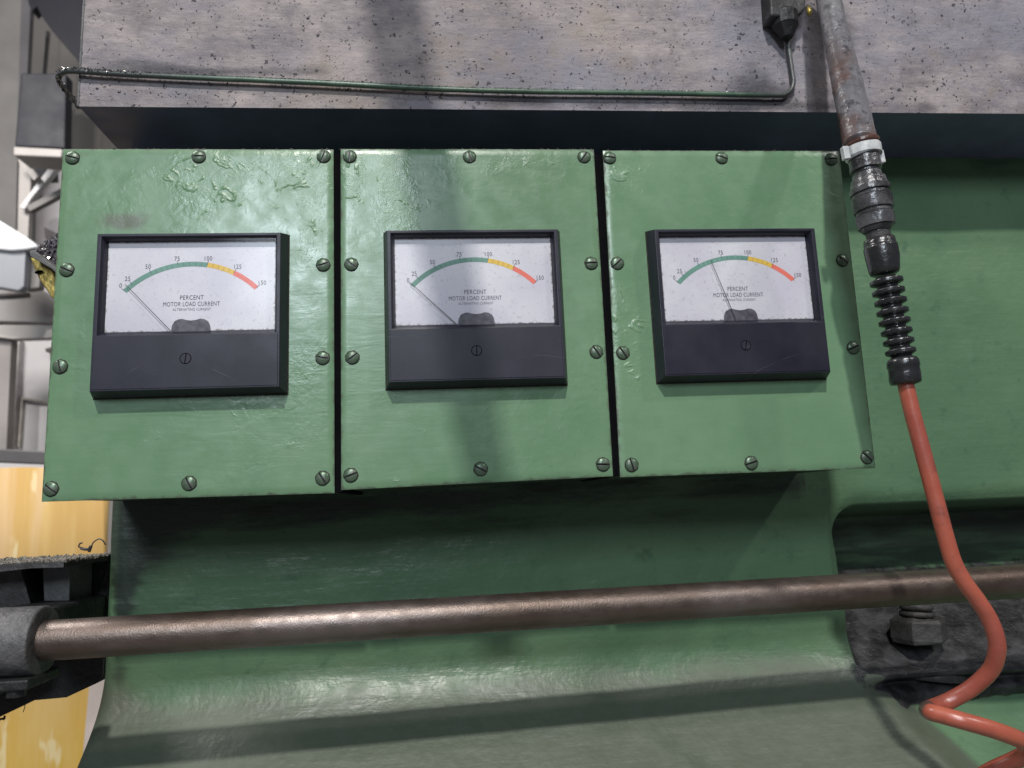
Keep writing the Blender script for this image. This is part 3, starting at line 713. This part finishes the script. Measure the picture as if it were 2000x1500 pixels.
# dial plate as a grid so that dirt can sit along its edges
du = np.linspace(.0040, .1100, 90); dv = np.linspace(.0030, .0638, 60)
U, V = np.meshgrid(du, dv, indexing='ij')
tilt = [.6, 0, -.3]
def build_meter(i):
    root = empty('panel_meter', (org[i][0], 0, org[i][1])); tag(root, mlabels[i], 'panel meter', 'motor load meters')
    bz = bpy.data.objects.new('bezel', bez_me); COL.objects.link(bz); bz.parent = root
    gk = link_mesh('gasket', rings_bm([rect(-.0033, WM+.0033, -.0031, HM+.0034, -.0001), rect(-.0030, WM+.0030, -.0028, HM+.0031, -.0007), rect(-.0015, WM+.0015, -.0015, HM+.0015, -.0009)], False), M['grime'], root)
    d = grid_obj('dial_face', 90, 60, (U, np.full_like(U, YD), -V), M['dial'], root)
    e = np.minimum.reduce([(U-.0045), (.1095-U), (V-.0035)*1.4, (.0632-V)*1.0]).ravel()
    set_attr(d, 'edge', np.repeat(np.clip(e/.0035, 0, 1)[:, None], 3, 1))
    ticks = bmesh.new()
    for bnd, nm, mt, a0, a1 in (('g', 'green_band', M['band_g'], ANG[0], ANG[4]), ('y', 'yellow_band', M['band_y'], ANG[4], ANG[5]), ('r', 'red_band', M['band_r'], ANG[5], ANG[6])):
        link_mesh(nm, arc_bm(a0, a1, .0558, .0590, YD-.00008, 60), mt, d)
    for k, a in enumerate(ANG):
        arc_bm(a+.14, a-.14, .0572, .0604, YD-.00016, 1, ticks)
        if k < 6:
            nn = 5
            for q in range(1, nn):
                aa = a+(ANG[k+1]-a)*q/nn
                if 2 <= k <= 4: arc_bm(aa+.08, aa-.08, .0560, .0588, YD-.00016, 1, ticks)
    link_mesh('tick_marks', ticks, M['ink'], d)
    nums = [('0', .0130, .0325), ('25', .0171, .0280), ('50', .0294, .0201), ('75', .0473, .0150), ('100', .0670, .0150), ('125', .0856, .0208), ('150', .1014, .0319)]
    link_mesh('scale_numbers', merge([text_bm(s, x, z, None, .0030, YD-.00012) for s, x, z in nums]), M['ink'], d)
    link_mesh('title_lettering', merge([text_bm('PERCENT', .0573, .0411, .0146, .0029, YD-.00012), text_bm('MOTOR LOAD CURRENT', .0572, .0454, .0352, .0029, YD-.00012)]), M['ink'], d)
    link_mesh('small_lettering', text_bm('ALTERNATING CURRENT', .0575, .0490, .0236, .0017, YD-.00012), M['ink_light'], d)
    # smoked cover over the pointer pivot
    out = [(.0452, .0640), (.0457, .0597), (.0472, .0568), (.0495, .0556), (.0520, .0553), (.0545, .0561), (.0575, .0565), (.0605, .0561), (.0630, .0553), (.0655, .0556), (.0678, .0570), (.0691, .0597), (.0696, .0640)]
    sh = prism_bm([(x, YD-.0009, -z) for x, z in out], .0008, .0003)
    link_mesh('pivot_cover', sh, M['shroud'], root, False)
    a = [136.6, 135.9, 108.2][i]; a = {0: 132.8, 1: 135.9, 2: 108.2}[i]
    nb = bmesh.new(); r0, r1 = .012, {0: .0595, 1: .0600, 2: .0580}[i]
    ca, sa = math.cos(R(a)), math.sin(R(a)); w_ = .00017
    q = []
    for r, ww in ((r0, w_*1.5), (r1, w_)):
        for s in (1, -1): q.append((PV[0]+r*ca-s*sa*ww, -.0085, -(PV[1]-r*sa-s*ca*ww)))
    pts = [q[0], q[1], q[3], q[2]]
    f_ = [nb.verts.new(p) for p in pts]; g_ = [nb.verts.new((p[0], p[1]+.00025, p[2])) for p in pts]
    nb.faces.new(f_); nb.faces.new(g_[::-1])
    for k in range(4): nb.faces.new([f_[k], g_[k], g_[(k+1) % 4], f_[(k+1) % 4]])
    bmesh.ops.recalc_face_normals(nb, faces=nb.faces)
    link_mesh('needle', nb, M['needle'], root)
    g = bmesh.new(); g.faces.new([g.verts.new(p) for p in rect(.0034, .1106, .0028, .0657, -.0103)])
    link_mesh('window_glass', g, M['glass'], root)
    # zero adjuster: slotted disc slightly sunk in the lower panel
    s = bmesh.new(); cxx, czz, r = .0566, .0824, .0032; sa = R([82, 88, 78][i])
    n_ = 36
    cen = s.verts.new((cxx, -DEP-.0002, -czz)); rg = [s.verts.new((cxx+r*.93*math.cos(k/n_*6.28318), -DEP-.0002, -czz+r*.93*math.sin(k/n_*6.28318))) for k in range(n_)]
    rg2 = [s.verts.new((cxx+r*math.cos(k/n_*6.28318), -DEP+.00005, -czz+r*math.sin(k/n_*6.28318))) for k in range(n_)]
    for k in range(n_):
        s.faces.new([cen, rg[k], rg[(k+1) % n_]]); s.faces.new([rg[k], rg2[k], rg2[(k+1) % n_], rg[(k+1) % n_]])
    bmesh.ops.recalc_face_normals(s, faces=s.faces)
    adj = link_mesh('zero_adjuster', s, M['bezel'], root)
    sb = box_bm(-r*.95, r*.95, -.00004, .00004, -.0003, .0003)
    bmesh.ops.rotate(sb, verts=sb.verts, cent=(0, 0, 0), matrix=Matrix.Rotation(-sa, 3, 'Y'))
    bmesh.ops.translate(sb, verts=sb.verts, vec=(cxx, -DEP-.00022, -czz)); link_mesh('slot', sb, M['black'], adj)
    rb = bmesh.new(); pr = None
    for k in range(n_+1):
        a_ = k/n_*6.28318; p = [rb.verts.new((cxx+q_*math.cos(a_), -DEP-.00006, -czz+q_*math.sin(a_))) for q_ in (r, r*1.12)]
        if pr: rb.faces.new([pr[0], p[0], p[1], pr[1]])
        pr = p
    link_mesh('rim', rb, M['black'], adj)
for i in range(3): build_meter(i)

# ------------------------------------------------------------------ horizontal rod and its bracket
rd = empty('guide_rod', (.4, 0, -.3115)); tag(rd, 'long bronzed steel rod running horizontally below the meter boxes', 'rod')
ra, rb_ = P(300, 1238, .003), P(1900, 1140.5, .022)
ra = ra+(ra-rb_)*.115; rb_ = rb_+(rb_-ra)*.9
pth = [ra.lerp(rb_, k/40) for k in range(41)]
r_ = link_mesh('shaft', sweep_bm(pth, .01165, 48), M['rod'], smooth=True); rel(r_, rd); sharp(r_, 50)

br = empty('rod_bracket', P(80, 1300, .06)); tag(br, 'black greasy iron bracket and collar holding the left end of rod', 'bracket')
def bpx(pts, Y, dy, bev=0):
    q = [P(x, y, Y) for x, y in pts]
    for v in q: v.x = min(v.x, -.0100)
    return prism_bm(q, dy, bev)
rel(link_mesh('back_plate', bpx([(-90, 1104), (220, 1082), (220, 1316), (190, 1334), (130, 1362), (65, 1368), (0, 1400), (-90, 1440)], .120, .03), M['iron_dark']), br)
rel(link_mesh('top_slab', bpx([(-120, 1112), (60, 1099), (230, 1093), (230, 1103), (60, 1110), (-120, 1130)], .052, .07), M['iron']), br)
rel(link_mesh('rib', bpx([(82, 1100), (137, 1096), (135, 1174), (86, 1174)], .085, .034, .0006), M['iron_grey']), br)
rel(link_mesh('rib', bpx([(-90, 1110), (38, 1103), (60, 1180), (30, 1330), (-90, 1400)], .078, .04, .0006), M['iron']), br)
rel(link_mesh('arm', box_bm(-.05, -.0105, .008, .12, -.327, -.300, .002), M['iron_dark']), br)
def xl(a, y, r, jit=0): pass
cz = ra.z
prof = [(-.030, .0165), (-.0285, .0192), (-.026, .0201), (.0050, .0201), (.0058, .0196), (.0060, .0186), (.0062, .0160), (.0064, .0118)]
cb = sweep_bm([Vector((x, .001, cz)) for x, r in prof], [r for x, r in prof], 56, True, None, .0003)
co = link_mesh('collar', cb, M['collar'], smooth=True); sharp(co, 50); rel(co, br)
rel(link_mesh('clamp_foot', box_bm(-.032, .0070, -.0165, .02, cz-.0245, cz-.0185, .0012), M['iron_dark']), br)
for x in (-.018, -.002):
    bb = sweep_bm([Vector((x, -.010, cz-.0285)), Vector((x, -.010, cz-.0235)), Vector((x, -.010, cz-.0232))], [.0052, .0052, .004], 6)
    rel(link_mesh('bolt_head', bb, M['iron_dark']), br)
# dirt crust on top of the bracket
bm = bmesh.new()
for k in range(900):
    u = random.random(); v_ = random.random(); q = P(-60+u*265, 1106-(u*262)*.062, .053); q.x = min(q.x-v_*.02, -.0102); q.y += v_*.067; q.z = P(60, 1099, .052).z+random.uniform(-.0002, .0006)
    r = random.uniform(.0003, .0013)
    mt = Matrix.Translation(q) @ Euler((random.random()*6, random.random()*6, 0)).to_matrix().to_4x4() @ Matrix.Diagonal((r*1.8, r, r*.6, 1))
    bmesh.ops.create_icosphere(bm, subdivisions=1, radius=1, matrix=mt)
o = link_mesh('dirt_crust', bm, M['crumb']); rel(o, br)
# curled shavings
def curl(name, pts, Y, r, label):
    o = link_mesh(name, sweep_bm(catmull([P(x, y, Y) for x, y in pts], 6), r, 6), M['chip'], smooth=True)
    tag(o, label, 'metal shaving', 'curled shavings on the bracket'); return o
curl('metal_shaving', [(172, 1078), (178, 1070), (182, 1060), (192, 1053), (200, 1055), (206, 1064)], .115, .0005, 'long curled metal shaving arching above the bracket')
curl('metal_shaving', [(160, 1070), (154, 1068), (156, 1062), (161, 1060)], .115, .0006, 'small hooked metal shaving at the left of the pair')
curl('metal_shaving', [(158, 1071), (166, 1073), (174, 1072), (178, 1066), (174, 1078)], .115, .0011, 'short thick shaving lying on the bracket top')
curl('metal_shaving', [(49, 1376), (48, 1383), (46, 1388), (45, 1391)], .13, .0003, 'thin shaving hanging from the bracket underside')
curl('metal_shaving', [(9, 1398), (8, 1404), (2, 1404), (-4, 1408)], .13, .0008, 'thick shaving clump under the bracket left end')

# ------------------------------------------------------------------ lubrication tube along the ram
tb = empty('lube_tube', (.3, .028, .08)); tag(tb, 'thin green lubrication tube bent along the bottom of ram', 'tube')
TY = .0318
tp = [(1532, 20), (1535, 50), (1540, 95), (1546, 135), (1549, 160), (1545, 175), (1533, 184), (1515, 186), (1400, 184), (1250, 181.5), (1100, 180), (950, 177), (850, 173.5), (700, 166), (600, 161), (500, 156.5), (400, 152.5), (300, 148), (220, 144), (165, 140)]
pts = [P(x, y, TY) for x, y in tp]
pts += [P(135, 139, TY+.001), P(121, 143, TY+.006), P(114, 152, TY+.018), P(122, 170, TY+.05), P(140, 190, TY+.09), P(152, 207, TY+.13)]
tube = link_mesh('pipe_run', sweep_bm(catmull(pts, 5), .0020, 14, jit=.00015), M['tube'], smooth=True); rel(tube, tb)
# fuzz of chips along the tube (uncountable)
def shard(bm, p, ln, wd, mi=0):
    d = Vector((random.gauss(0, 1), random.gauss(0, 1), random.gauss(0, 1))).normalized(); s = d.orthogonal().normalized()*wd; t2 = d.cross(s).normalized()*wd
    a = [bm.verts.new(p+s), bm.verts.new(p-s*.5+t2), bm.verts.new(p-s*.5-t2)]; b_ = bm.verts.new(p+d*ln)
    for f in ([a[0], a[1], b_], [a[1], a[2], b_], [a[2], a[0], b_], a[::-1]):
        bm.faces.new(f).material_index = mi
bm = bmesh.new()
cp = catmull(pts, 8)
L = [0]
for a, b_ in zip(cp[:-1], cp[1:]): L.append(L[-1]+(b_-a).length)
start = cp.index(min(cp, key=lambda p: abs(p.x-.50)+(0 if p.z < .085 else 9)))
import bisect
for k in range(5200):
    q_ = random.uniform(L[start], L[-1]); i = min(len(cp)-2, bisect.bisect_right(L, q_)-1); p = cp[i].lerp(cp[i+1], random.random())
    if random.random() > .35+.65*max(0, min(1, (.45-p.x)/.40)): continue
    an = random.gauss(math.pi/2, .55); rr2 = .0019
    shard(bm, p+Vector((0, -math.cos(an)*rr2, math.sin(an)*rr2)), random.uniform(.0005, .0017), random.uniform(.00015, .0005), 1 if random.random() < .03 else 0)
for k in range(1500):      # heavier growth on the left bend
    t_ = random.random()**1.0; i = min(len(cp)-2, int(len(cp)-1-t_*62)); p = cp[i].lerp(cp[i+1], random.random())
    an = random.uniform(0, 6.28); rr2 = .0020
    shard(bm, p+Vector((random.gauss(0, .0005), -math.cos(an)*rr2, abs(math.sin(an))*rr2 if p.y < .04 else math.sin(an)*rr2)), random.uniform(.0008, .0026), random.uniform(.0002, .0006), 1 if random.random() < .14 else 0)
ch = link_mesh('metal_chips', bm, [M['chip'], M['chip_bright']]); tag(ch, 'fine dark swarf clinging along the top of the green tube', 'swarf', kind='stuff')
bm = bmesh.new()
for k in range(900):       # crumbs stuck on the ram face
    x = random.uniform(-.005, .70); z = random.uniform(RZ+.004, .20) if random.random() < .75 else random.uniform(RZ+.004, RZ+.03)
    r = random.uniform(.00025, .0008)*(1.6 if random.random() < .12 else 1)
    mt = Matrix.Translation((x, RY-.0001, z)) @ Euler((0, random.random()*6, 0)).to_matrix().to_4x4() @ Matrix.Diagonal((r*random.uniform(.8, 2), r*.6, r*random.uniform(.5, 1), 1))
    bmesh.ops.create_icosphere(bm, subdivisions=1, radius=1, matrix=mt)
ch = link_mesh('metal_chips', bm, M['chip']); tag(ch, 'scattered black crumbs of swarf stuck on the grey ram face', 'swarf', kind='stuff')

# greasy fitting at the top of the tube
ft = empty('tube_fitting', P(1540, 20, .025)); tag(ft, 'dark greasy square fitting with nut at top right of ram', 'fitting')
rel(link_mesh('block', px_prism([(1500, -60), (1576, -60), (1574, 16), (1556, 30), (1506, 30)], .019, .016, .0015), M['iron']), ft)
rel(link_mesh('nut', lathe_px([(1532, 26, 44), (1532, 30, 52), (1534, 52, 50), (1536, 62, 36), (1537, 74, 22)], .0265, 12, .0003), M['iron_dark']), ft)
rel(link_mesh('brass_tip', lathe_px([(1579, 12, 5), (1580, 18, 8), (1581, 24, 11), (1581, 29, 6)], .015, 10, .0004), M['brass'], smooth=True), ft)

# ------------------------------------------------------------------ conduit pipe, coupling and red hose
cpipe = empty('conduit_pipe', P(1690, 300, -.06)); tag(cpipe, 'greasy grey pipe leaning down over the ram, white clamp at bottom', 'pipe')
pp = [(1600, -120, 44, -.004), (1612, -40, 44, -.004), (1622, 20, 46, -.012), (1630, 60, 47, -.018), (1641, 105, 50, -.026), (1653, 158, 55, -.036), (1665, 210, 58, -.046), (1676, 262, 61, -.056), (1680, 284, 62, -.06)]
path = catmull([P(x, y, Y) for x, y, wd, Y in pp], 8)
rad = [q.x for q in catmull([(wd/2*scale_at(P(x, y, Y)), 0, 0) for x, y, wd, Y in pp], 8)]
rel(link_mesh('pipe', sweep_bm(path, rad, 36, jit=.0005), M['pipe'], smooth=True), cpipe)
HY = -.060
ax = (P(1768, 745, HY)-P(1684, 292, HY)).normalized()
def ringstack(pts, Y=HY, **k): return lathe_px(pts, Y, **k)
rel(link_mesh('sleeve_lip', ringstack([(1681, 276, 60), (1682, 279, 66), (1683, 284, 66), (1684, 288, 60)], jit=.0003), simple('rusty_rubber_lip', (.10, .045, .035), .3, vscale=90)), cpipe)
rel(link_mesh('clamp_band', ringstack([(1684, 288, 62), (1684.3, 289, 67), (1687, 306, 67), (1687.3, 307, 62)], seg=40), M['clamp'], smooth=False), cpipe)
for a, b_ in ((1653, 294), (1721, 302)):
    q = [P(a-7, b_-9, HY-.004), P(a+5, b_-10, HY-.004), P(a+10, b_+14, HY-.004), P(a-2, b_+16, HY-.004)]
    rel(link_mesh('clamp_lug', prism_bm(q, .004, .0005), M['clamp']), cpipe)

hs = empty('air_hose', P(1700, 450, HY)); tag(hs, 'red coiled air hose hanging on the right with black ribbed boot', 'hose')
cpts = []
for y0_, y1_, w0_, w1_ in ((307, 333, 56, 58), (334, 339, 46, 46), (340, 350, 52, 54), (351, 368, 62, 70), (368, 378, 74, 74), (379, 386, 68, 68), (387, 412, 74, 72), (413, 420, 65, 64), (421, 444, 70, 67), (445, 453, 60, 48), (454, 457, 42, 42)):
    for y_, w_ in ((y0_, w0_-2), (y0_+.5, w0_), ((y0_+y1_)/2, (w0_+w1_)/2+.6), (y1_-.5, w1_), (y1_, w1_-2)):
        cpts.append((1684+(y_-292)*.1865, y_, w_))
cpl = link_mesh('coupling', ringstack(cpts, jit=.00045, seg=48), M['coupling']); sharp(cpl, 38); rel(cpl, hs)
rel(link_mesh('threaded_neck', ringstack([(1714, 452, 40)]+[(1714.5+k*.35, 455+k*1.5, 40+(k % 2)*5) for k in range(9)]+[(1718, 472, 42)]), M['iron'], smooth=True), hs)
rel(link_mesh('boot_collar', ringstack([(1716.5, 466, 50), (1717, 468, 56), (1718.5, 478, 58), (1719, 481, 58), (1719.4, 482, 61), (1720, 486, 62), (1724, 505, 61), (1727, 528, 56), (1728, 534, 52), (1728.5, 537, 40)], jit=.0002, seg=40), M['rubber'], smooth=True), hs)
rb = []
nr = 8; x0, y0, x1, y1 = 1729.5, 541, 1761, 697
for k in range(nr*12+1):
    t_ = k/(nr*12); ph = (k % 12)/12
    wv = min(1, max(0, .62+.9*math.cos((ph-.5)*2*math.pi)))**.7
    rb.append((x0+(x1-x0)*t_, y0+(y1-y0)*t_, 37+(60-5*t_-37)*wv))
rel(link_mesh('ribbed_boot', ringstack(rb, seg=36, jit=.00015), M['rubber'], smooth=True), hs)
rel(link_mesh('boot_end', ringstack([(1761.5, 698, 40), (1762, 701, 52), (1763, 706, 58), (1764.5, 716, 59), (1765, 719, 56), (1767, 730, 57), (1768, 744, 58), (1769, 749, 54), (1769.2, 751, 34)], seg=40, jit=.0002), M['rubber'], smooth=True), hs)
hp = [(1767, 735, 28, HY), (1771, 760, 28, HY), (1784, 815, 29, HY), (1799, 870, 30, HY), (1814, 925, 31, HY), (1830, 985, 32, HY), (1846, 1045, 33, HY), (1862, 1097, 34, HY), (1883, 1136, 35, HY), (1909, 1172, 36, HY), (1930, 1205, 36, HY), (1944, 1240, 36, HY), (1947, 1272, 35, HY+.002), (1935, 1308, 34, HY+.008), (1900, 1342, 32, HY+.016), (1860, 1366, 30, HY+.022), (1832, 1378, 29, HY+.022), (1813, 1386, 29, HY+.012), (1817, 1391, 30, HY+.000), (1840, 1397, 31, HY-.006), (1880, 1408, 32, HY-.012), (1936, 1424, 34, HY-.014), (1990, 1444, 34, HY-.010), (2014, 1462, 34, HY-.002), (1992, 1480, 33, HY+.008), (1936, 1506, 33, HY+.018), (1880, 1540, 32, HY+.024)]
path = catmull([P(x, y, Y) for x, y, wd, Y in hp], 8)
hr = 31/2*scale_at(P(1850, 1100, HY))
hbm = sweep_bm(path, hr, 28, jit=.00008)
ho = link_mesh('hose', hbm, M['hose'], smooth=True)
gb = P(1806, 1386, HY+.008)
gc = np.array([max(0, 1-(v.co-gb).length/.016)*1.3*(1.0 if v.co.x < P(1850, 1390, HY).x else .4)+.25*max(0, 1-abs(v.co.z-P(1767, 760, HY).z)/.02) for v in ho.data.vertices])
set_attr(ho, 'grease', np.repeat(np.clip(gc, 0, 1)[:, None], 3, 1)); rel(ho, hs)

# ------------------------------------------------------------------ brass lug and heap of swarf behind the left box
bp = link_mesh('brass_plate', px_prism([(58, 502), (70, 504), (106, 530), (110, 585), (100, 580), (76, 545)], .16, .006, .001), M['brass']); tag(bp, 'small yellow brass plate with dark hole behind left meter box', 'plate')
hole = link_mesh('bolt_hole', lathe_px([(76, 531, 15), (76.2, 531.6, 15)], .158, 14), M['black']); 
hole = rel(hole, bp)
sh = empty('swarf_tray', P(90, 500, .15)); tag(sh, 'grey edged ledge heaped with fluffy grey swarf, beside left meter box', 'ledge')
rel(link_mesh('ledge', px_prism([(58, 490), (66, 488), (116, 528), (116, 540), (104, 527), (58, 500)], .145, .03, .0008), M['iron_grey']), sh)
bm = bmesh.new(); hpY = .17
for k in range(900):
    u = random.random(); v = random.random(); x = 72+u*46; top = 487-u*36
    y = top+v*((492+u*38)-top)
    if y < top: continue
    shard(bm, P(x, y, hpY+random.random()*.01), random.uniform(.001, .004), random.uniform(.0004, .0014), 1 if random.random() < .12 else 0)
rel(link_mesh('swarf_heap', bm, [M['fluff'], M['chip_bright']]), sh)
rel(link_mesh('swarf_core', px_prism([(76, 490), (90, 474), (104, 464), (125, 455), (125, 535), (108, 522)], hpY+.003, .012, .001), M['fluff']), sh)

# ------------------------------------------------------------------ unseen strap added above the camera to cast a streak shadow
hc = empty('shadow_strap', (.2, -.42, .1)); tag(hc, 'dark flat strap added above the view to cast a streak shadow', 'strap')
LA = Vector((.02, -2.6, 2.45)); SY = -.30
def toward(p): return p.lerp(LA, (SY-p.y)/(LA.y-p.y))
l_, r__ = [(toward(P(x0_, -60, .036)), toward(P(x1_, 1130, .05))) for x0_, x1_ in ((690, 930), (815, 1012))]
ext = [(a_+(a_-b_)*1.2, b_) for a_, b_ in (l_, r__)]
rel(link_mesh('strap', prism_bm([ext[0][0], ext[1][0], ext[1][1], ext[0][1]], .008, .001), NAVY), hc)
